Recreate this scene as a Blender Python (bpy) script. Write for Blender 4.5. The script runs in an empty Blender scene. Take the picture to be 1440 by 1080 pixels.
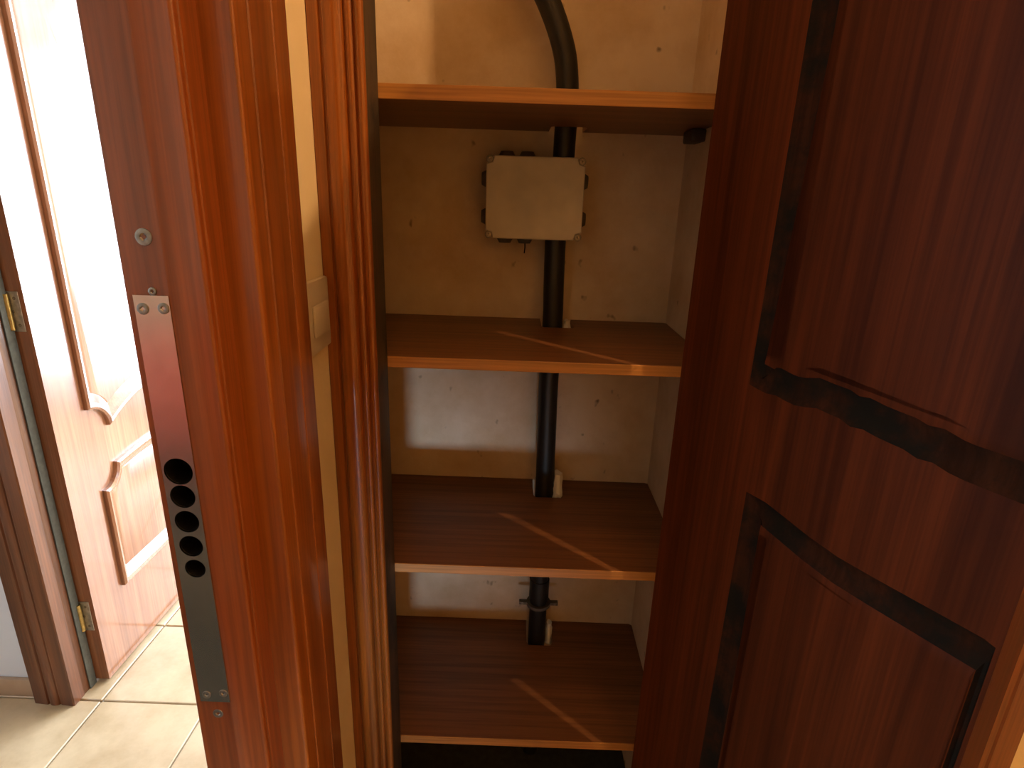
import bpy, bmesh, math, random
from mathutils import Vector, Matrix
random.seed(7)
sc = bpy.context.scene
H = 1.30                      # eye height: scene data below is written relative to the eye, z=0 there
RX0, RX1 = -2.2, 1.6          # extents of the flat
RY0, RY1 = -1.7, 3.3
CEIL = 1.30

# ------------------------------------------------------------------ camera
F, PITCH, ROLL, YAW = 817.26, 0.3106, -0.0333, -0.0055
fw = Vector((math.sin(YAW)*math.cos(PITCH), math.cos(YAW)*math.cos(PITCH), -math.sin(PITCH)))
rt = Vector((math.cos(YAW), -math.sin(YAW), 0)); dn = fw.cross(rt)
r2 = rt*math.cos(ROLL) + dn*math.sin(ROLL); d2 = -rt*math.sin(ROLL) + dn*math.cos(ROLL)
cam = bpy.data.cameras.new('camera'); cam.sensor_fit = 'HORIZONTAL'; cam.sensor_width = 36
cam.lens = F/1440*36; cam.clip_start = .02
camo = bpy.data.objects.new('camera', cam); sc.collection.objects.link(camo)
m = Matrix((r2, -d2, -fw)).transposed().to_4x4(); m.translation = (0, 0, H); camo.matrix_world = m
sc.camera = camo

# ------------------------------------------------------------------ world, lights, exposure
w = bpy.data.worlds.new('world'); sc.world = w; w.use_nodes = True
w.node_tree.nodes['Background'].inputs[0].default_value = (.75, .85, 1, 1)
w.node_tree.nodes['Background'].inputs[1].default_value = .35
def area(name, loc, aim, sx, sy, power, col):
    l = bpy.data.lights.new(name, 'AREA'); l.shape = 'RECTANGLE'; l.size = sx; l.size_y = sy
    l.energy = power; l.color = col
    o = bpy.data.objects.new(name, l); sc.collection.objects.link(o)
    o.location = (loc[0], loc[1], loc[2]+H); o.rotation_euler = Vector(aim).to_track_quat('-Z', 'Y').to_euler()
    return o
# daylight at the balcony door of the far room, at an added side-room window, at an added low source behind the viewer
area('far_room_daylight', (.50, RY1-.08, .05), (0, -1, 0), 2.05, 2.1, 285, (.76, .86, 1))
area('side_room_fill', (RX0+.10, -.1, .05), (1, 0, 0), 1.0, 1.2, 17, (.74, .86, 1))  # added fill for the side room; its window is unseen
lp = area('low_added_light', (.03, RY0+.10, -1.12), (-.29, 2.75, .50), .24, .17, .36, (.62, .81, 1)); lp.data.spread = math.radians(18)  # added low lamp for the back-wall light patches, beam narrowed to shape them
LAMP = (.873, .199, .97); LAMP_W = 50; LAMP_COL = (1, .60, .27)
vs = sc.view_settings
sc.display_settings.display_device = 'sRGB'
vs.view_transform = 'Standard'; vs.look = 'None'; vs.gamma = 1; vs.use_curve_mapping = False; vs.exposure = -0.12

# ------------------------------------------------------------------ materials
def nm(name):
    mt = bpy.data.materials.new(name); mt.use_nodes = True
    nt = mt.node_tree; b = nt.nodes['Principled BSDF']
    return mt, nt, b
def tex(nt, kind, scale_vec, **kw):
    tc = nt.nodes.new('ShaderNodeTexCoord'); mp = nt.nodes.new('ShaderNodeMapping')
    mp.inputs['Scale'].default_value = scale_vec
    nt.links.new(tc.outputs['Object'], mp.inputs[0])
    t = nt.nodes.new(kind); nt.links.new(mp.outputs[0], t.inputs['Vector'])
    for k, v in kw.items(): t.inputs[k].default_value = v
    return t
def ramp(nt, src, stops):
    r = nt.nodes.new('ShaderNodeValToRGB'); e = r.color_ramp.elements
    while len(e) < len(stops): e.new(.5)
    for i, (p, c) in enumerate(stops): e[i].position = p; e[i].color = (*c, 1)
    nt.links.new(src, r.inputs[0]); return r
def mixc(nt, a, b, fac, mode='MIX'):
    n = nt.nodes.new('ShaderNodeMix'); n.data_type = 'RGBA'; n.blend_type = mode
    for s, i in ((fac, 0), (a, 6), (b, 7)):
        if hasattr(s, 'is_linked'): nt.links.new(s, n.inputs[i])
        elif isinstance(s, tuple): n.inputs[i].default_value = (*s, 1)
        else: n.inputs[i].default_value = s
    return n.outputs[2]
def bump(nt, b, h, strength, dist=.002):
    n = nt.nodes.new('ShaderNodeBump'); n.inputs['Strength'].default_value = strength
    n.inputs['Distance'].default_value = dist
    nt.links.new(h, n.inputs['Height']); nt.links.new(n.outputs[0], b.inputs['Normal'])
def wood(name, dark, light, axis='z', freq=1, rough=.3, coat=.4, dirt=0, dirt_col=(.012, .010, .008), bmp=.25):
    mt, nt, b = nm(name)
    def sv(a, c): return {'z': (a, a, c), 'x': (c, a, a), 'y': (a, c, a)}[axis]
    t1 = tex(nt, 'ShaderNodeTexNoise', sv(26*freq, .9*freq), Scale=1, Detail=5, Roughness=.6, Distortion=.6)
    t2 = tex(nt, 'ShaderNodeTexNoise', sv(240*freq, 5*freq), Scale=1, Detail=3, Roughness=.6)
    mid = tuple((x+y)/2 for x, y in zip(dark, light))
    c = ramp(nt, t1.outputs[0], [(.30, dark), (.5, mid), (.72, light)]).outputs[0]
    p = ramp(nt, t2.outputs[0], [(.35, (.62, .58, .55)), (.6, (1, 1, 1))]).outputs[0]
    c = mixc(nt, c, p, .75, 'MULTIPLY')
    if dirt:
        t3 = tex(nt, 'ShaderNodeTexNoise', (14, 14, 14), Scale=1, Detail=6, Roughness=.7)
        f = ramp(nt, t3.outputs[0], [(.62-dirt*.35, (0, 0, 0)), (.72-dirt*.25, (1, 1, 1))])
        c = mixc(nt, c, dirt_col, f.outputs[0])
    nt.links.new(c, b.inputs['Base Color'])
    b.inputs['Roughness'].default_value = rough
    b.inputs['Coat Weight'].default_value = coat; b.inputs['Coat Roughness'].default_value = .12
    bump(nt, b, t2.outputs[0], bmp, .0006)
    return mt
def plaster(name, base, stain, amount=.5, rough=.9, bmp=.35, spots=0, world=False):
    mt, nt, b = nm(name)
    t1 = tex(nt, 'ShaderNodeTexNoise', (5, 5, 5), Scale=1, Detail=6, Roughness=.65)
    t2 = tex(nt, 'ShaderNodeTexNoise', (120, 120, 120), Scale=1, Detail=4, Roughness=.6)
    if world:      # one pattern across all pieces of a surface
        g = nt.nodes.new('ShaderNodeNewGeometry')
        for n_ in [n_ for n_ in nt.nodes if n_.bl_idname == 'ShaderNodeMapping']: nt.links.new(g.outputs['Position'], n_.inputs[0])
    f = ramp(nt, t1.outputs[0], [(.40, (0, 0, 0)), (.66, (amount,)*3)]).outputs[0]
    c = mixc(nt, base, stain, f)
    if spots:
        t3 = tex(nt, 'ShaderNodeTexNoise', (38, 38, 30), Scale=1, Detail=2, Roughness=.5)
        g = ramp(nt, t3.outputs[0], [(.70, (0, 0, 0)), (.78, (spots,)*3)]).outputs[0]
        c = mixc(nt, c, tuple(.25*s for s in stain), g)
    nt.links.new(c, b.inputs['Base Color']); b.inputs['Roughness'].default_value = rough
    bump(nt, b, t2.outputs[0], bmp, .0015)
    return mt
def plain(name, col, rough=.5, metal=0, var=.15, scale=40, coat=0):
    mt, nt, b = nm(name)
    t = tex(nt, 'ShaderNodeTexNoise', (scale,)*3, Scale=1, Detail=3)
    c = ramp(nt, t.outputs[0], [(.3, tuple(x*(1-var) for x in col)), (.7, tuple(min(1, x*(1+var)) for x in col))]).outputs[0]
    nt.links.new(c, b.inputs['Base Color'])
    b.inputs['Roughness'].default_value = rough; b.inputs['Metallic'].default_value = metal
    b.inputs['Coat Weight'].default_value = coat
    return mt
M = {}
M['jamb'] = wood('mahogany_frame', (.120, .026, .006), (.30, .072, .010), rough=.32, coat=.5)
M['casing'] = wood('lamplit_mahogany_casing', (.150, .036, .005), (.34, .095, .010), rough=.34, coat=.4, freq=.8)  # frame wood made lighter and oranger, lamplight put into the casing colour
M['closet_trim'] = wood('varnished_trim', (.14, .036, .005), (.34, .098, .011), rough=.28, coat=.7)
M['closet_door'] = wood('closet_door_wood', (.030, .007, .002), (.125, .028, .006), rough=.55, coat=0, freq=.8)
M['groove'] = wood('grimy_shaded_wood', (.022, .009, .005), (.050, .018, .008), rough=.85, coat=0, dirt=.60, dirt_col=(.010, .009, .007))  # grime and the recess shade both put into the groove colour
M['far_door'] = wood('honey_brown_wood', (.26, .098, .045), (.46, .20, .10), rough=.26, coat=1, freq=.7)
M['far_trim'] = wood('reddish_trim', (.095, .030, .012), (.23, .080, .030), rough=.4, coat=.3)
M['far_door'].node_tree.nodes['Principled BSDF'].inputs['Specular IOR Level'].default_value = .8
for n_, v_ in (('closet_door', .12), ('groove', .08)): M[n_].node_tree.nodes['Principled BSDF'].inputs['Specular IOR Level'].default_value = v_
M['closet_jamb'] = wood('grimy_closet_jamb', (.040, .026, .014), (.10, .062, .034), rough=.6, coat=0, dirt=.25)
M['shelf'] = wood('shelf_laminate', (.145, .054, .020), (.30, .122, .046), axis='x', rough=.42, coat=.05, freq=.9, bmp=.1)
M['lit_edge'] = wood('lit_edge_wood', (.42, .185, .045), (.60, .285, .080), axis='x', rough=.4, coat=.1, bmp=.1)  # shelf wood brightened, warm light on the edges put into the colour
M['wall'] = plaster('cream_wall', (.84, .69, .43), (.74, .58, .34), .4)
M['white_wall'] = plaster('white_wall', (.72, .77, .86), (.66, .70, .78), .4)
M['closet_wall'] = plaster('closet_plaster', (.74, .61, .46), (.54, .38, .21), .8, spots=.8)
M['ceiling'] = plaster('ceiling_paint', (.85, .82, .76), (.8, .76, .7), .3)
M['steel'] = plain('brushed_steel', (.56, .52, .46), .24, 1, .06, 60)
M['screw'] = plain('zinc_screw', (.26, .23, .19), .42, 1, .2, 300)
M['brass'] = plain('aged_brass', (.50, .36, .14), .35, 1, .25, 120)
M['galv'] = plain('dull_hinge_metal', (.50, .49, .45), .45, .8, .2, 120)
mtb = M['black'] = plain('dark_recess', (.010, .009, .008), .9, 0, .3)
mtb.node_tree.nodes['Principled BSDF'].inputs['Specular IOR Level'].default_value = .05
M['pipe'] = plain('black_plastic_pipe', (.010, .010, .009), .45, 0, .3, 25)
M['box'] = plain('grey_plastic_box', (.56, .51, .41), .55, 0, .16, 14)
M['boxbase'] = plain('dusty_box_base', (.22, .19, .15), .65, 0, .2, 60)
M['rubber'] = plain('grey_rubber', (.12, .10, .08), .7, 0, .2, 60)
M['chalk'] = plaster('white_filler', (.90, .88, .82), (.75, .72, .65), .4, bmp=.8)
M['switch'] = plain('ivory_plastic', (.60, .52, .40), .35, 0, .06, 30)
M['grout'] = plaster('grout', (.62, .57, .50), (.50, .45, .38), .5)
M['tile'] = plaster('beige_tile', (.60, .46, .29), (.40, .275, .15), .8, rough=.30, bmp=.05, world=True)
M['base_tile'] = plaster('beige_skirting', (.50, .36, .25), (.38, .26, .17), .6, rough=.4, bmp=.1)
M['stone'] = plaster('threshold_stone', (.42, .42, .40), (.3, .3, .29), .6, rough=.5)
M['seal'] = plain('grey_seal', (.11, .12, .12), .8, 0, .15, 90)
M['added_rug'] = plain('dark_stand_in', (.035, .040, .032), .95, 0, .3, 60)  # dark colour of the added mat and chair, and of the closet's shade board
M['red'] = plain('reflection_red', (.90, .10, .05), .75, 0, .1, 90)
M['darkwood'] = wood('dark_chair_wood', (.02, .016, .012), (.05, .04, .03), rough=.5, coat=.1)
M['white_paint'] = plain('white_lacquer', (.8, .8, .78), .35, 0, .04)
mt, nt, b = nm('window_glass'); b.inputs['Transmission Weight'].default_value = 1; b.inputs['Roughness'].default_value = .02
b.inputs['Base Color'].default_value = (.95, .98, 1, 1); M['glass'] = mt
mt, nt, b = nm('lit_bulb'); b.inputs['Emission Color'].default_value = (1, .7, .38, 1); b.inputs['Emission Strength'].default_value = 6
M['bulb'] = mt

# ------------------------------------------------------------------ builders
C = sc.collection
ORG = {}
def tag(o, label=None, cat=None, group=None, kind=None):
    if label: o['label'] = label
    if cat: o['category'] = cat
    if group: o['group'] = group
    if kind: o['kind'] = kind
    return o
def empty(name, loc, label=None, cat=None, group=None, kind=None):
    o = bpy.data.objects.new(name, None); C.objects.link(o); o.empty_display_size = .05
    o.location = (loc[0], loc[1], loc[2]+H); ORG[o] = Vector(loc)
    return tag(o, label, cat, group, kind)
def obj(name, bm, mat, parent=None, smooth=30, label=None, cat=None, group=None, kind=None):
    """bm holds eye-relative coordinates; the object gets its origin at its parent's, or at its own base"""
    if parent is not None: org = ORG[parent]
    else:
        xs = [v.co for v in bm.verts]
        org = Vector(((min(p.x for p in xs)+max(p.x for p in xs))/2, (min(p.y for p in xs)+max(p.y for p in xs))/2, min(p.z for p in xs)))
    for v in bm.verts: v.co -= org
    bmesh.ops.recalc_face_normals(bm, faces=bm.faces)
    me = bpy.data.meshes.new(name); bm.to_mesh(me); bm.free()
    if smooth:
        me.polygons.foreach_set('use_smooth', [True]*len(me.polygons)); me.set_sharp_from_angle(angle=math.radians(smooth))
    me.materials.append(M[mat] if isinstance(mat, str) else mat)
    o = bpy.data.objects.new(name, me); C.objects.link(o); ORG[o] = org
    if parent is None: o.location = (org.x, org.y, org.z+H)
    else: o.parent = parent
    return tag(o, label, cat, group, kind)
def B(): return bmesh.new()
def box(bm, x0, x1, y0, y1, z0, z1, bev=0, seg=2):
    r = bmesh.ops.create_cube(bm, size=1)
    for v in r['verts']:
        v.co = Vector((x0+(v.co.x+.5)*(x1-x0), y0+(v.co.y+.5)*(y1-y0), z0+(v.co.z+.5)*(z1-z0)))
    if bev:
        es = list({e for v in r['verts'] for e in v.link_edges})
        bmesh.ops.bevel(bm, geom=es, offset=bev, segments=seg, affect='EDGES', profile=.5)
    return bm
def prism(bm, pts, z0, z1):
    a = [bm.verts.new((x, y, z0)) for x, y in pts]; c = [bm.verts.new((x, y, z1)) for x, y in pts]
    n = len(pts)
    for i in range(n): bm.faces.new((a[i], a[(i+1) % n], c[(i+1) % n], c[i]))
    bm.faces.new(a[::-1]); bm.faces.new(c)
    return bm
def arc(cx, cy, rx, ry, a0, a1, n=8):
    return [(cx+rx*math.cos(math.radians(a0+(a1-a0)*i/n)), cy+ry*math.sin(math.radians(a0+(a1-a0)*i/n))) for i in range(n+1)]
def cyl(bm, p, axis, r, h, n=24, r2=None, cap=True):
    q = Vector(axis).normalized().to_track_quat('Z', 'Y').to_matrix().to_4x4(); q.translation = Vector(p)+Vector(axis).normalized()*h/2
    return bmesh.ops.create_cone(bm, cap_ends=cap, segments=n, radius1=r, radius2=r if r2 is None else r2, depth=h, matrix=q)
def tube(bm, path, r, n=20):
    rings = []
    P = [Vector(p) for p in path]
    for i, p in enumerate(P):
        d = (P[min(i+1, len(P)-1)]-P[max(i-1, 0)]).normalized()
        s = d.cross(Vector((0, 1, 0))).normalized(); t = s.cross(d).normalized()
        rings.append([bm.verts.new(p+r*(math.cos(2*math.pi*k/n)*s+math.sin(2*math.pi*k/n)*t)) for k in range(n)])
    for a, c in zip(rings, rings[1:]):
        for k in range(n): bm.faces.new((a[k], a[(k+1) % n], c[(k+1) % n], c[k]))
    bm.faces.new(rings[0]); bm.faces.new(rings[-1][::-1])
    return bm
def screw(p, axis, r, parent, slot=True, mat='screw'):
    """countersunk cross-head screw: dished head with a cross recess"""
    bm = B(); ax = Vector(axis).normalized()
    q = ax.to_track_quat('Z', 'Y').to_matrix().to_4x4(); q.translation = Vector(p)
    prof = [(r, -.0006), (r*.96, .0006), (r*.80, .0008), (r*.42, .0007)]
    n = 16; rings = []
    for rr, h in prof: rings.append([bm.verts.new(q @ Vector((rr*math.cos(2*math.pi*k/n), rr*math.sin(2*math.pi*k/n), h))) for k in range(n)])
    last = []
    for k in range(n):     # star-shaped recess
        s = .40 if k % 4 == 0 else .16
        last.append(bm.verts.new(q @ Vector((r*s*math.cos(2*math.pi*k/n), r*s*math.sin(2*math.pi*k/n), -.0004))))
    rings.append(last)
    for a, c in zip(rings, rings[1:]):
        for k in range(n): bm.faces.new((a[k], a[(k+1) % n], c[(k+1) % n], c[k]))
    bm.faces.new(last); bm.faces.new(rings[0][::-1])
    s = obj('screw', bm, mat, parent)
    return s
def inset(pts, d):
    n = len(pts); out = []
    for i in range(n):
        p, a, c = Vector(pts[i]), Vector(pts[i-1]), Vector(pts[(i+1) % n])
        e1, e2 = (p-a).normalized(), (c-p).normalized()
        n1, n2 = Vector((-e1.y, e1.x)), Vector((-e2.y, e2.x))
        k = max(.45, 1+n1.dot(n2)); q = p+(n1+n2)*d/k
        out.append((q.x, q.y))
    return out
def ring_surface(bm, outline, steps, fn, cap=True):
    """steps: list of (inset, height); makes rings of quads from each to the next, capped"""
    rings = [[bm.verts.new(fn(u, v, h)) for u, v in (inset(outline, d) if d else outline)] for d, h in steps]
    n = len(outline)
    for a, c in zip(rings, rings[1:]):
        for k in range(n): bm.faces.new((a[k], a[(k+1) % n], c[(k+1) % n], c[k]))
    if cap: 
        f = bm.faces.new(rings[-1]); bmesh.ops.triangulate(bm, faces=[f])
def leaf_mesh(u0, u1, v0, v1, th, holes, fn):
    bm = B()
    loops = [[(u0, v0), (u1, v0), (u1, v1), (u0, v1)]]+holes
    edges = []; rim = None
    for L in loops:
        vs_ = [bm.verts.new(fn(u, v, 0)) for u, v in L]
        if rim is None: rim = vs_
        edges += [bm.edges.new((vs_[i], vs_[(i+1) % len(vs_)])) for i in range(len(vs_))]
    bmesh.ops.triangle_fill(bm, use_beauty=True, edges=edges)
    back = [bm.verts.new(fn(u, v, -th)) for u, v in loops[0]]
    for i in range(4): bm.faces.new((rim[i], rim[(i+1) % 4], back[(i+1) % 4], back[i]))
    bm.faces.new(back[::-1])
    return bm
ST = 'structure'

# ------------------------------------------------------------------ the shell
bm = B(); box(bm, RX0-.1, RX1+.1, RY0-.1, RY1+.1, -H-.12, -H-.008); fl = obj('floor', bm, 'grout', smooth=0, kind=ST, label='beige ceramic tiled floor with pale grout lines')
# tiles: one shared mesh, each tile its own child
TP = .283; TX0, TY0 = -1.062, 1.190
bm = B(); box(bm, -TP/2+.002, TP/2-.002, -TP/2+.002, TP/2-.002, -.010, 0, bev=.0018, seg=1)
tme = bpy.data.meshes.new('tile'); bm.to_mesh(tme); bm.free(); tme.materials.append(M['tile'])
ix0 = int(math.ceil((RX0-TX0)/TP)); ix1 = int(math.floor((RX1-TX0)/TP)); iy0 = int(math.ceil((RY0-TY0)/TP)); iy1 = int(math.floor((RY1-TY0)/TP))
for i in range(ix0, ix1):
    for j in range(iy0, iy1):
        o = bpy.data.objects.new('tile', tme); C.objects.link(o); o.parent = fl
        q = Vector((TX0+(i+.5)*TP, TY0+(j+.5)*TP, -H+random.uniform(-.0004, .0004)))
        o.location = q-ORG[fl]
        o.rotation_euler = (0, 0, random.choice((0, math.pi/2, math.pi, -math.pi/2)))
bm = B(); box(bm, RX0-.1, RX1+.1, RY0-.1, RY1+.1, CEIL, CEIL+.1); obj('ceiling', bm, 'ceiling', smooth=0, kind=ST, label='flat off-white painted ceiling')

def wall(name, mat, boxes, label):
    bm = B()
    for b_ in boxes: box(bm, *b_)
    return obj(name, bm, mat, smooth=0, kind=ST, label=label)
Z0, Z1 = -H, CEIL
HEADZ = .80       # top of the room doorways
wall('wall_left', 'wall', [(-.300, -.247, .500, .760, Z0, Z1), (-.300, -.247, -.50, .500, HEADZ, Z1), (-.300, -.247, RY0, -.50, Z0, Z1)], 'cream plaster wall between the door frame and the closet')
wall('wall_closet_side_left', 'closet_wall', [(-.345, -.287, .760, 1.142, Z0, Z1)], 'stained plaster side of the closet recess')
YB = 1.142; XR = .295
wall('wall_back', 'closet_wall', [(-.345, XR+.05, YB, 1.205, Z0, Z1)], 'stained beige plaster at the back of the closet')
wall('wall_closet_side_right', 'closet_wall', [(XR, XR+.05, .825, YB, Z0, Z1)], 'pale plaster right side of the closet recess')
wall('wall_front', 'wall', [(.345, RX1, .757, .825, Z0, Z1), (-.247, .345, .757, .825, 1.10, Z1)], 'cream wall to the right of the closet opening')
wall('wall_far', 'white_wall', [(RX0, -1.130, 1.205, 1.262, Z0, Z1), (-1.130, -.330, 1.205, 1.262, HEADZ, Z1), (-.330, RX1, 1.205, 1.262, Z0, Z1)], 'bluish white wall around the far doorway')
wall('wall_right', 'wall', [(RX1, RX1+.1, RY0-.1, RY1+.1, Z0, Z1)], 'cream wall at the right of the hall')
wall('wall_side', 'white_wall', [(RX0-.1, RX0, RY0-.1, RY1+.1, Z0, Z1)], 'white outer wall of the side room')
wall('wall_rear', 'wall', [(RX0, RX1, RY0-.1, RY0, Z0, Z1)], 'cream wall behind the viewer')
wall('wall_end', 'white_wall', [(RX0, RX1, RY1, RY1+.1, Z0, Z1)], 'white end wall of the bright far room')
bm = B(); box(bm, RX0, -1.228, 1.193, 1.205, Z0, Z0+.055, bev=.003); obj('baseboard_left', bm, 'base_tile', kind=ST, label='low beige tile skirting under the bluish white wall')

# ------------------------------------------------------------------ windows out of the frame; the last two are added for light
def window(name, lo, hi, axis, at, sgn, label):
    """frame on a wall; lo/hi = (a, z) extents"""
    root = empty(name, ((lo[0]+hi[0])/2, at, lo[1]) if axis == 'y' else (at, (lo[0]+hi[0])/2, lo[1]), label, None, None, ST)
    def bx(a0, a1, d0, d1, z0, z1, bev=0):
        bm = B(); d0, d1 = sorted((at+sgn*d0, at+sgn*d1))
        if axis == 'y': box(bm, a0, a1, d0, d1, z0, z1, bev)
        else: box(bm, d0, d1, a0, a1, z0, z1, bev)
        return bm
    a0, a1, z0, z1 = lo[0], hi[0], lo[1], hi[1]
    for p in ((a0, a0+.06, z0, z1), (a1-.06, a1, z0, z1), ((a0+a1)/2-.03, (a0+a1)/2+.03, z0+.06, z1-.06)):
        obj('window_stile', bx(p[0], p[1], 0, .05, p[2], p[3], .004), 'white_paint', root)
    for z in (z0, z1-.06): obj('window_rail', bx(a0+.06, a1-.06, 0, .05, z, z+.06, .004), 'white_paint', root)
    for s0, s1 in ((a0+.06, (a0+a1)/2-.03), ((a0+a1)/2+.03, a1-.06)): obj('pane', bx(s0, s1, .012, .018, z0+.06, z1-.06), 'glass', root)
window('window_1', (-.62, -1.05), (1.58, 1.20), 'y', RY1, -1, 'wide white balcony window of the far room')
window('added_side_window', (-.65, -.60), (.45, .70), 'x', RX0, 1, 'unseen white window added to light the side room')
window('added_low_pane', (-.30, -1.29), (.34, -.93), 'y', RY0, 1, 'unseen low pane added as a light source behind the viewer')

# ------------------------------------------------------------------ left door frame with strike plate
r_ = empty('trim_1', (-.262, .49, Z0), 'reddish brown varnished door frame with long steel strike plate', None, None, ST)
DY = .44
pts = [(-.3012, .515), (-.3012, DY+.002), (-.2995, DY), (-.2665, DY), (-.2650, DY+.0006), (-.2465, DY+.0022)]
pts += arc(-.2405, DY+.0060, .0035, .0042, -95, 0, 5)
pts += [(-.2370, .4475), (-.2385, .4485), (-.2385, .4495), (-.2372, .4506), (-.2372, .4745), (-.2372, .515)]
JP = pts; JR = r_
cp = [(-.247, .4740), (-.2150, .4740)]+arc(-.2140, .4770, .0033, .0030, -90, 0, 5)
cp += [(-.2107, .4970), (-.2125, .4985), (-.2125, .4995), (-.2107, .5010)]
cp += [(-.2100+.0016*math.sin(math.pi*i/10)-.0007, .5010+.0425*i/10) for i in range(1, 10)]
cp += [(-.2107, .5435), (-.2122, .5446), (-.2120, .5456), (-.2107, .5470), (-.2107, .5765)]+arc(-.2140, .5768, .0033, .0030, 0, 90, 4)+[(-.247, .5797)]
obj('casing', prism(B(), cp, Z0, HEADZ+.09), 'casing', r_)
# strike plate with five round holes
px0, px1, pz0, pz1 = -.2942, -.2668, -.475, -.080
py = DY-.0016
holes = [(-.2804, -.2284, .0122), (-.2800, -.2520, .0108), (-.2798, -.2763, .0106), (-.2795, -.3008, .0104), (-.2790, -.3238, .0092)]
bm = B()
loops = [[(px0, pz0), (px1+.0012, pz0), (px1, pz1), (px0, pz1)]]
loops += [[(x+r*math.cos(2*math.pi*k/32), z-r*math.sin(2*math.pi*k/32)) for k in range(32)] for x, z, r in holes]
es = []; fr = []
for L in loops:
    vv = [bm.verts.new((x, py, z)) for x, z in L]; fr.append(vv)
    es += [bm.edges.new((vv[i], vv[(i+1) % len(vv)])) for i in range(len(vv))]
bmesh.ops.triangle_fill(bm, use_beauty=True, edges=es)
for L, vv in zip(loops, fr):
    bb = [bm.verts.new((x, DY+.0003, z)) for x, z in L]
    for i in range(len(L)): bm.faces.new((vv[i], vv[(i+1) % len(L)], bb[(i+1) % len(L)], bb[i]))
sp = obj('strike_plate', bm, 'steel', r_, label='brushed steel strike plate with five round bolt holes')
bm = B(); prism(bm, JP, Z0, HEADZ)
bmesh.ops.delete(bm, geom=[f for f in bm.faces if len(f.verts) == 4 and abs(f.calc_center_median().x+.283) < .001 and abs(f.calc_center_median().y-DY) < 1e-5], context='FACES_ONLY')
es = []
for L in [[(-.2995, Z0), (-.2665, Z0), (-.2665, HEADZ), (-.2995, HEADZ)]]+loops[1:]:
    vv = [bm.verts.new((x, DY, z)) for x, z in L]
    es += [bm.edges.new((vv[i], vv[(i+1) % len(vv)])) for i in range(len(vv))]
bmesh.ops.triangle_fill(bm, use_beauty=True, edges=es)
bmesh.ops.remove_doubles(bm, verts=bm.verts, dist=1e-6)
obj('jamb', bm, 'jamb', r_)
for x, z, r in holes:      # dark sleeves of the bolt holes, open to the front
    bm = B(); cyl(bm, (x, DY+.0005, z), (0, 1, 0), r, .024, 28)
    bmesh.ops.delete(bm, geom=[f for f in bm.faces if len(f.verts) > 4 and f.calc_center_median().y < DY+.01], context='FACES')
    obj('bolt_hole', bm, 'black', sp, label='dark round bolt hole')
for p, r in (((-.2790, DY-.0002, -.0770), .0033), ((-.2794, DY, -.0366), .0066), ((-.2798, DY, -.4911), .0052)): screw(p, (0, -1, 0), r, r_)
for p, r in (((-.2878, py, -.0905), .0047), ((-.2718, py, -.0897), .0045), ((-.2872, py, -.4665), .0042), ((-.2708, py, -.4640), .0042)): screw(p, (0, -1, 0), r, sp)
# head of that doorway, and its near jamb (beside the viewer)
bm = B(); box(bm, -.3012, -.237, -.50, .44, HEADZ-.05, HEADZ, .002); obj('head_jamb', bm, 'jamb', r_)
bm = B(); box(bm, -.3012, -.237, -.53, -.45, Z0, HEADZ-.05, .002); obj('near_jamb', bm, 'jamb', r_)

# ------------------------------------------------------------------ light switch on the wall strip
sw = empty('light_switch', (-.247, .690, -.187), 'ivory plastic light switch on the cream wall strip beside the door frame', 'light switch')
bm = B(); box(bm, -.247, -.2385, .650, .7285, -.187, -.100, .003); obj('switch_plate', bm, 'switch', sw)
bm = B(); box(bm, -.2390, -.2345, .664, .7150, -.166, -.128, .0025); obj('rocker', bm, 'switch', sw)

# ------------------------------------------------------------------ closet frame
def closet_profile(mirror=None):
    p = [(-.247, .757), (-.247, .7365), (-.2455, .735), (-.2335, .735), (-.2322, .7385), (-.2310, .7385)]
    p += [(-.2184+.0125*math.cos(math.radians(180-180*i/10)), .7380-.0065*math.sin(math.radians(180*i/10))) for i in range(11)]
    p += [(-.2052, .7390), (-.2040, .7390)]
    p += [(-.1995+.0042*math.cos(math.radians(180-180*i/6)), .7375-.0035*math.sin(math.radians(180*i/6))) for i in range(7)]
    p += [(-.1946, .7385), (-.1936, .7385)]
    p += [(-.1880+.0054*math.cos(math.radians(180-205*i/8)), .7375-.0048*math.sin(math.radians(205*i/8))) for i in range(9)]
    p += [(-.1850, .7470), (-.1880, .7500), (-.1880, .757)]
    return p
r_ = empty('trim_2', (0, .75, Z0), 'varnished wooden closet frame with rounded beads, white glints on its left side', None, None, ST)
CT = 1.10
pL = closet_profile(); XO = .280        # right jamb face
obj('casing', prism(B(), pL, Z0, CT+.06), 'closet_trim', r_)
pR = [(XO-.188+.0065-x, y) for x, y in pL][::-1]
obj('casing', prism(B(), pR, Z0, CT+.06), 'closet_trim', r_)
bm = B(); box(bm, -.247, -.188, .7575, .8195, Z0, CT, .001); obj('jamb', bm, 'closet_jamb', r_, label='dark grimy inner face')
bm = B(); box(bm, XO, .3445, .7575, .8195, Z0, CT, .001); obj('jamb', bm, 'closet_trim', r_)
bm = B(); box(bm, -.188, XO, .738, .757, CT-.005, CT+.055, .003); obj('head_casing', bm, 'closet_trim', r_)

bm = B(); box(bm, -.286, XR-.001, .8205, YB-.001, Z0+.0006, Z0+.016, .001, 1); obj('shade_board', bm, 'added_rug', kind=ST, label='added dark board standing in for shade at the closet bottom')  # added dark board, stands in for the shade under the lowest shelf

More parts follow.
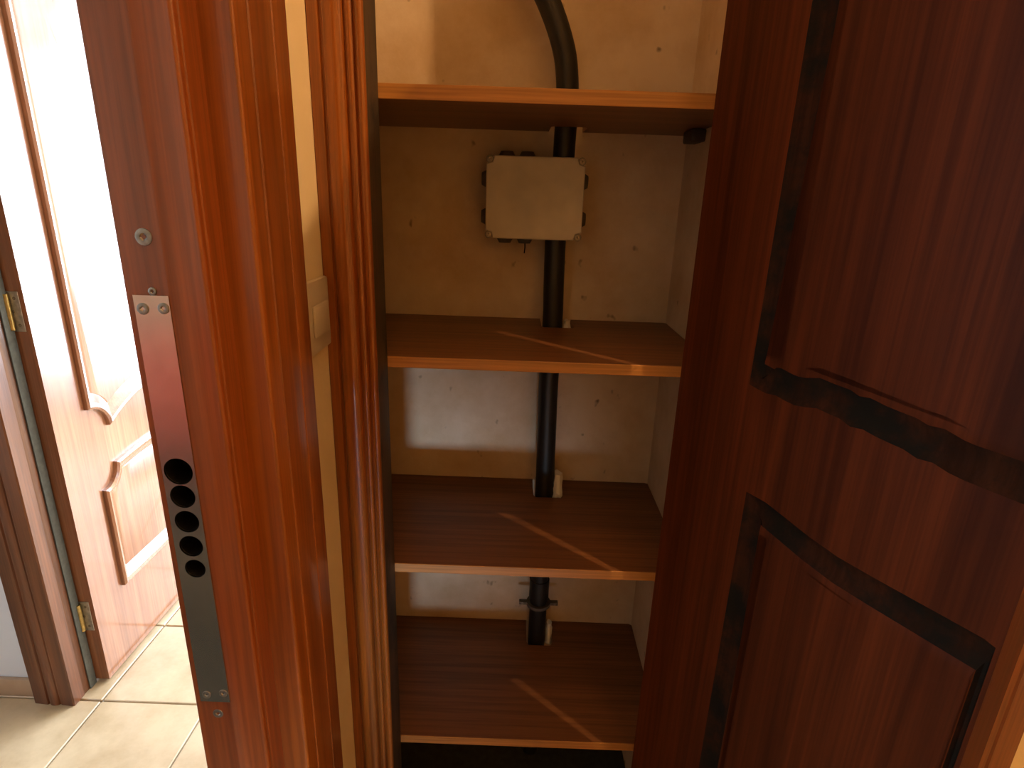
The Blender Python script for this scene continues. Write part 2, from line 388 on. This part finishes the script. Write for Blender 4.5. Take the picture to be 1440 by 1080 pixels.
# ------------------------------------------------------------------ shelves
PX, PYC, PR = .0670, 1.085, .0190     # pipe centre and radius
SH = [(.1155+.0185, 'uppermost closet shelf, above eye level, seen from below with orange front edge painted as if warmly lit', .0185),
      (-.2277, 'closet shelf below the grey junction box, crossed by the palest light streak', .0165),
      (-.5815, 'closet shelf second from the bottom, white filler lump beside the pipe', .0165),
      (-.9525, 'lowest closet shelf in view, over the dark bottom of the closet', .0165)]
for z, lab, th in SH:
    x0, x1, yf, yb = -.2865, XR-.0005, .8230, YB-.0008
    r_ = empty('closet_shelf', (0, (yf+yb)/2, z-th), lab, 'shelf', 'closet shelves')
    a, c_ = PX-.0205+random.uniform(-.001, .001), PX+.037+random.uniform(-.003, .003)
    pl = [(x0, yf), (x1, yf), (x1, yb-.004), (x1-.006, yb), (c_, yb), (c_+.002, PYC-.012), (c_-.003, PYC-.0235), (a+.004, PYC-.0235), (a, PYC-.015), (a-.001, yb), (x0, yb)]
    obj('board', prism(B(), pl, z-th, z), 'shelf', r_, smooth=0)
    bm = B(); box(bm, x0+.0005, x1-.0005, yf-.0022, yf, z-th, z, .0006, 1); obj('edge_band', bm, 'lit_edge', r_, label='orange-brown front edge, warm light put into its colour')

bm = B(); box(bm, XR-.024, XR-.0004, 1.02, 1.075, .0955, .1150, .003)
cl = obj('shelf_cleat', bm, 'darkwood', label='small dark wooden cleat under the right end of the uppermost shelf', cat='bracket')

# ------------------------------------------------------------------ pipe
k = PYC/1.112
path = [(-.060, .47), (-.020, .40), (.006, .355), (.0316, .313), (.0516, .272), (.066, .230), (.0724, .1845), (.0735, .14), (.0730, .1075), (.0725, .0800),
        (.0655, -.0850), (.0670, -.16), (.0685, -.224), (.0670, -.354), (.0690, -.48), (.0705, -.593), (.0705, -.72), (.0705, -.826), (.0705, -.963), (.0700, -1.15), (.0700, -1.283/k)]
def smooth_path(P):
    out = []
    for i in range(len(P)-1):
        p0, p1, p2, p3 = P[max(i-1, 0)], P[i], P[i+1], P[min(i+2, len(P)-1)]
        for t in (0, .25, .5, .75):
            out.append(tuple(.5*(2*b_+(c_-a_)*t+(2*a_-5*b_+4*c_-d_)*t*t+(3*b_-a_-3*c_+d_)*t**3) for a_, b_, c_, d_ in zip(p0, p1, p2, p3)))
    return out+[P[-1]]
P3 = [(x*k, PYC, z*k) for x, z in path]
P3[9] = (P3[9][0], PYC, .0640); P3[10] = (P3[10][0], PYC, -.0655)
obj('conduit_pipe', tube(B(), smooth_path(P3[:10]), PR, 22), 'pipe', label='black plastic pipe curving up to the left above the junction box', cat='pipe')
pp = empty('conduit_pipe', (PX, PYC, Z0), 'long black plastic pipe running down from the junction box through the lower shelves', 'pipe')
obj('pipe', tube(B(), smooth_path(P3[10:]), PR, 22), 'pipe', pp)
# joint collar with its clamp low on the pipe
bm = B(); cyl(bm, (.0690, PYC, -.846), (0, 0, 1), .0215, .052, 28); obj('coupling', bm, 'pipe', pp)
bm = B()
tb = [(.0690+.0265*math.cos(2*math.pi*i/32), PYC+.0265*math.sin(2*math.pi*i/32)) for i in range(32)]
prism(bm, tb, -.8600, -.8530)
for s in (-1, 1): box(bm, .069+s*.034-.009, .069+s*.034+.009, PYC-.006, PYC+.006, -.8600, -.8530, .001, 1)
cp_ = obj('clamp', bm, 'rubber', pp, label='thin pipe clamp with two ears')
for s in (-1, 1): screw((.069+s*.036, PYC-.0055, -.8565), (0, -1, 0), .0028, cp_)

# white filler lumps in the shelf cut-outs, right of the pipe
def lump(name, x, y, z0, w_, d, h, label, seed, parent=None):
    rnd = random.Random(seed); bm = B()
    n = 10; lev = 7; rings = []
    for j in range(lev):
        t = j/(lev-1); rings.append([])
        for i in range(n):
            a = 2*math.pi*i/n
            s = (1-.35*t)*(1+rnd.uniform(-.22, .22))
            rings[-1].append(bm.verts.new((x+w_/2*s*math.cos(a), y+d/2*s*math.sin(a), z0+h*t+(rnd.uniform(-.002, .002) if 0 < j else 0))))
    for a_, c in zip(rings, rings[1:]):
        for i in range(n): bm.faces.new((a_[i], a_[(i+1) % n], c[(i+1) % n], c[i]))
    bm.faces.new(rings[0][::-1]); bm.faces.new(rings[-1])
    return obj(name, bm, 'chalk', smooth=25, label=label, cat='filler')
lump('filler_lump', .0955, 1.084, -.5975, .024, .034, .062, 'taller rough white filler lump beside the pipe on the second lowest shelf', 1)
lump('filler_lump', .0965, 1.098, -.9685, .018, .030, .050, 'smaller rough white filler lump beside the pipe on the lowest shelf', 2)
lump('filler_lump', .0960, 1.112, -.2430, .016, .040, .020, 'low cream filler patch beside the pipe on the shelf below the junction box', 3)

# ------------------------------------------------------------------ junction box
jb = empty('junction_box', (.0225, 1.095, -.0685), 'square grey plastic junction box mounted over the black pipe', 'junction box')
bx0, bx1, bz0, bz1, bf = -.0614, .1062, -.0690, .0668, 1.045
bm = B(); box(bm, bx0+.004, bx1-.004, bf+.012, YB-.0006, bz0+.004, bz1-.004, .004); bs = obj('box_base', bm, 'boxbase', jb)
o_ = .0135; s_ = .003
lid = [(bx0+o_, bz0), (bx1-o_, bz0), (bx1-o_+s_, bz0+o_-s_), (bx1, bz0+o_), (bx1, bz1-o_), (bx1-o_+s_, bz1-o_+s_), (bx1-o_, bz1), (bx0+o_, bz1), (bx0+o_-s_, bz1-o_+s_), (bx0, bz1-o_), (bx0, bz0+o_), (bx0+o_-s_, bz0+o_-s_)]
bm = B(); ring_surface(bm, lid, [(0, bf+.013), (0, bf+.0015), (.0015, bf)], lambda u, v, h: (u, h, v)); ld = obj('box_lid', bm, 'box', jb, label='pale dusty lid with notched corners')
for x in (bx0+.006, bx1-.006):
    for z in (bz0+.006, bz1-.006):
        bm = B(); cyl(bm, (x, bf+.014, z), (0, -1, 0), .0068, .0105, 18); p_ = obj('screw_post', bm, 'boxbase', jb)
        screw((x, bf+.0025, z), (0, -1, 0), .0046, p_)
def grommet(p, ax):
    bm = B(); cyl(bm, p, ax, .0185, .005, 22); cyl(bm, tuple(Vector(p)+Vector(ax)*.004), ax, .0160, .010, 22, .0105); obj('grommet', bm, 'rubber', jb)
yg = 1.092
for z in (.030, -.034): grommet((bx0+.004, yg, z), (-1, 0, 0)); grommet((bx1-.004, yg, z), (1, 0, 0))
for x in (-.028, .008): grommet((x, yg, bz1-.004), (0, 0, 1)); grommet((x, yg, bz0+.004), (0, 0, -1))
bm = B(); tube(bm, [(.009, yg, bz0-.010), (.0093, yg-.002, bz0-.018), (.0085, yg-.001, bz0-.028)], .0011, 8); obj('wire_stub', bm, 'black', jb)

# ------------------------------------------------------------------ closet door, open towards the viewer
HC = Vector((.219, .741, 0)); U = Vector((.39, -.92, 0)).normalized(); N = Vector((U.y, -U.x, 0))   # N: face seen here
if N.dot(-HC) < 0: N = -N
def fd(u, v, h): return HC+U*u+Vector((0, 0, v))+N*h
W_, TH, DT, DB = .418, .030, .497, -1.285
root = empty('door_1', tuple(HC+U*W_/2+Vector((0, 0, DB))), 'dark reddish closet door standing open, grimy grooves with painted-in shade around its two panels', None, None, ST)
rj = random.Random(4)
ragged = [(.119+.284*i/22, -.193-(.010 if i > 14 else 0)*math.sin(math.pi*(i-14)/8)+rj.uniform(-.0035, .0035)) for i in range(1, 22)]
pan = [[(.119, -.193)]+ragged+[(.403, -.193), (.403, .41), (.119, .41)], [(.141, -1.17), (.404, -1.17), (.404, -.318), (.37, -.3165), (.30, -.324), (.265, -.326), (.23, -.324), (.17, -.3165), (.141, -.318)]]
def fdn(u, v, h):      # the groove is much narrower along the free edge
    R = .4035
    return fd(R-(R-u)*.25 if R-u < .0405 else u, v, h)
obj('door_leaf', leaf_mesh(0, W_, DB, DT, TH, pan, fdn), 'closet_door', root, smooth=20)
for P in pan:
    bm = B(); ring_surface(bm, P, [(0, 0), (.005, -.003), (.012, -.005), (.021, -.0045), (.030, -.001)], fdn, cap=False); obj('panel_groove', bm, 'groove', root, label='grimy panel groove, its shade painted in')
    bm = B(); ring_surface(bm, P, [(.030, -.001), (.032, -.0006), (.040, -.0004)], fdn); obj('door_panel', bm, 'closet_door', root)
for z in (-1.16, .17):
    bm = B(); cyl(bm, (.2645, .7445, z), (0, 0, 1), .0090, .16, 18); obj('hinge', bm, 'brass', root)  # unseen barrels; the upper one is lengthened to block light through the gap

# ------------------------------------------------------------------ far door, ajar in the bright room
FX = -1.083
def ff(u, v, h): return Vector((FX+h, u, v))
y0, y1 = 1.2540, 2.0040; yc = (y0+y1)/2
root = empty('door_2', (FX-.02, yc, Z0), 'honey brown panelled door standing open in bright daylight', None, None, ST)
def notched(L, zc, r, top, bot, bottom_notch):
    """outline of a panel with concave notches at its two lower (or upper) corners, as a function of the inset d"""
    def out(d, N=10, K=9):
        def edge(u):
            k = ((yc-u)/.206)**2
            return (-.552-.059*k+d) if bottom_notch else (-.702-.014*k-d)
        sg = 1 if bottom_notch else -1
        def pt(t): return (L+(r+d)*math.cos(t), zc+sg*(r+d)*math.sin(t))
        t0 = math.acos(min(1, d/(r+d))); t1 = t0
        while t1 > -.4 and sg*(pt(t1)[1]-edge(pt(t1)[0])) > 0: t1 -= .004
        half = [(L+d, (top-d) if bottom_notch else (bot+d))]
        half += [pt(t0+(t1-t0)*i/N) for i in range(N+1)]
        u1 = half[-1][0]
        half += [(u1+(yc-u1)*i/K, edge(u1+(yc-u1)*i/K)) for i in range(1, K)]
        return half+[(2*yc-u, v) for u, v in half[::-1]]
    return out
up, lo = notched(1.357, -.611, .066, .62, 0, True), notched(1.363, -.716, .058, 0, -1.070, False)
obj('door_leaf', leaf_mesh(y0, y1, Z0+.008, HEADZ-.03, .042, [up(0), lo(0)], ff), 'far_door', root, smooth=20)
def rings_from(fnp, steps, cap):
    bm = B(); rings = [[bm.verts.new(ff(u, v, h)) for u, v in fnp(d)] for d, h in steps]; n = len(rings[0])
    for a, c in zip(rings, rings[1:]):
        for k in range(n): bm.faces.new((a[k], a[(k+1) % n], c[(k+1) % n], c[k]))
    if cap: bmesh.ops.triangulate(bm, faces=[bm.faces.new(rings[-1])])
    return bm
for P in (up, lo):
    obj('panel_moulding', rings_from(P, [(0, 0), (.0005, .010), (.006, .014), (.013, .0125), (.018, .008), (.034, -.002), (.040, -.0055)], False), 'far_door', root)
    obj('door_panel', rings_from(P, [(.040, -.0055), (.042, -.0045)], True), 'far_door', root)
for z in (-.275, -1.085):
    hb = B(); box(hb, FX-.041, FX-.010, y0-.0022, y0-.0002, z-.045, z+.045, .0008, 1); hp = obj('hinge_plate', hb, 'galv', root, label='dull metal hinge')
    hb = B(); cyl(hb, (FX-.0335, y0-.0085, z-.040), (0, 0, 1), .0060, .08, 16); obj('hinge_barrel', hb, 'brass', hp)
    for dz in (-.03, 0, .03): screw((FX-.020-(.008 if dz == 0 else 0), y0-.0022, z+dz), (0, -1, 0), .0036, hp, mat='screw')
r_ = empty('trim_3', (-1.17, 1.2, Z0), 'brown wooden frame of the far doorway beside the bluish white wall', None, None, ST)
fp = [(-1.2280, 1.205), (-1.2280, 1.178), (-1.2255, 1.174), (-1.1900, 1.171), (-1.1880, 1.1745), (-1.1850, 1.1745)]
fp += [(-1.172+.0125*math.cos(math.radians(180-180*i/8)), 1.1740-.0055*math.sin(math.radians(180*i/8))) for i in range(9)]
fp += [(-1.1580, 1.1745), (-1.1550, 1.1720), (-1.1220, 1.1690), (-1.1190, 1.1715), (-1.1190, 1.205)]
obj('casing', prism(B(), fp, Z0, HEADZ+.06), 'far_trim', r_)
bm = B(); box(bm, -1.1295, -1.1200, 1.2052, 1.2500, Z0, HEADZ, .001); obj('jamb', bm, 'far_trim', r_)
bm = B(); box(bm, -1.1199, -1.1160, 1.2260, 1.2495, Z0, HEADZ-.02, .001); obj('seal_strip', bm, 'seal', r_, label='grey sealing strip')
bm = B(); box(bm, -1.1295, -.3305, 1.2052, 1.2500, HEADZ-.02, HEADZ-.0005, .001); obj('head_jamb', bm, 'far_trim', r_)
bm = B(); box(bm, -.3500, -.3305, 1.2052, 1.2600, Z0, HEADZ-.02, .001); obj('jamb', bm, 'far_trim', r_)

# ------------------------------------------------------------------ door frame on the wall right of the closet (seen in the corner)
r_ = empty('trim_4', (.83, .74, Z0), 'orange-brown door frame on the cream wall beyond the closet door', None, None, ST)
tp = [(.772, .757), (.772, .742), (.775, .738), (.800, .736), (.803, .739), (.806, .736), (.842, .736), (.8455, .739), (.8455, .757)]
obj('casing', prism(B(), tp, Z0, .78), 'closet_trim', r_)

# ------------------------------------------------------------------ ceiling lamp (out of the frame)
cl = empty('pendant_lamp', (LAMP[0], LAMP[1], CEIL), 'bare warm bulb hanging on a cord from the hall ceiling', 'lamp')
bm = B(); cyl(bm, (LAMP[0], LAMP[1], CEIL-.022), (0, 0, 1), .045, .022, 28); obj('ceiling_rose', bm, 'white_paint', cl)
bm = B(); cyl(bm, (LAMP[0], LAMP[1], LAMP[2]+.085), (0, 0, 1), .003, CEIL-.022-LAMP[2]-.085, 10); obj('cord', bm, 'black', cl)
bm = B(); cyl(bm, (LAMP[0], LAMP[1], LAMP[2]+.040), (0, 0, 1), .017, .046, 20, .012); obj('socket', bm, 'black', cl)
bm = B(); bmesh.ops.create_uvsphere(bm, u_segments=20, v_segments=12, radius=.019, matrix=Matrix.Translation((LAMP[0], LAMP[1], LAMP[2]+.028))); obj('bulb', bm, 'bulb', cl)
l = bpy.data.lights.new('hall_lamp_light', 'POINT'); l.energy = LAMP_W; l.color = LAMP_COL; l.shadow_soft_size = .012
lo_ = bpy.data.objects.new('hall_lamp_light', l); C.objects.link(lo_); lo_.location = (LAMP[0], LAMP[1], LAMP[2]-.006+H)

# ------------------------------------------------------------------ unseen chair, added to give the strike plate its red reflection
rc = empty('added_armchair', (-1.40, -1.25, Z0), 'unseen red and dark chair added for the strike plate to mirror', 'added_armchair')
bm = B(); box(bm, -1.80, -1.00, -1.47, -1.35, -1.04, -.50, .04, 4); obj('backrest', bm, 'red', rc)
bm = B(); box(bm, -1.72, -1.08, -1.36, -.95, -1.10, -1.02, .03, 4); obj('seat_cushion', bm, 'added_rug', rc)
bm = B(); box(bm, -1.80, -1.00, -1.46, -.95, -1.26, -1.10, .015, 2); obj('seat_base', bm, 'added_rug', rc)
for x in (-1.76, -1.04):
    bm = B(); box(bm, x-.04, x+.04, -1.42, -.97, -1.11, -.90, .02, 3); obj('armrest', bm, 'added_rug', rc)
    for y in (-1.43, -.98):
        bm = B(); box(bm, x-.02, x+.02, y-.02, y+.02, Z0, -1.255, .004); obj('leg', bm, 'darkwood', rc)
bm = B(); box(bm, -1.55, -.42, -.86, .02, Z0+.0008, Z0+.010, .003); obj('added_rug', bm, 'added_rug', label='unseen dark grey-green mat added to darken the strike plate reflection', cat='added_rug')  # added to darken the lower end of the plate's reflection
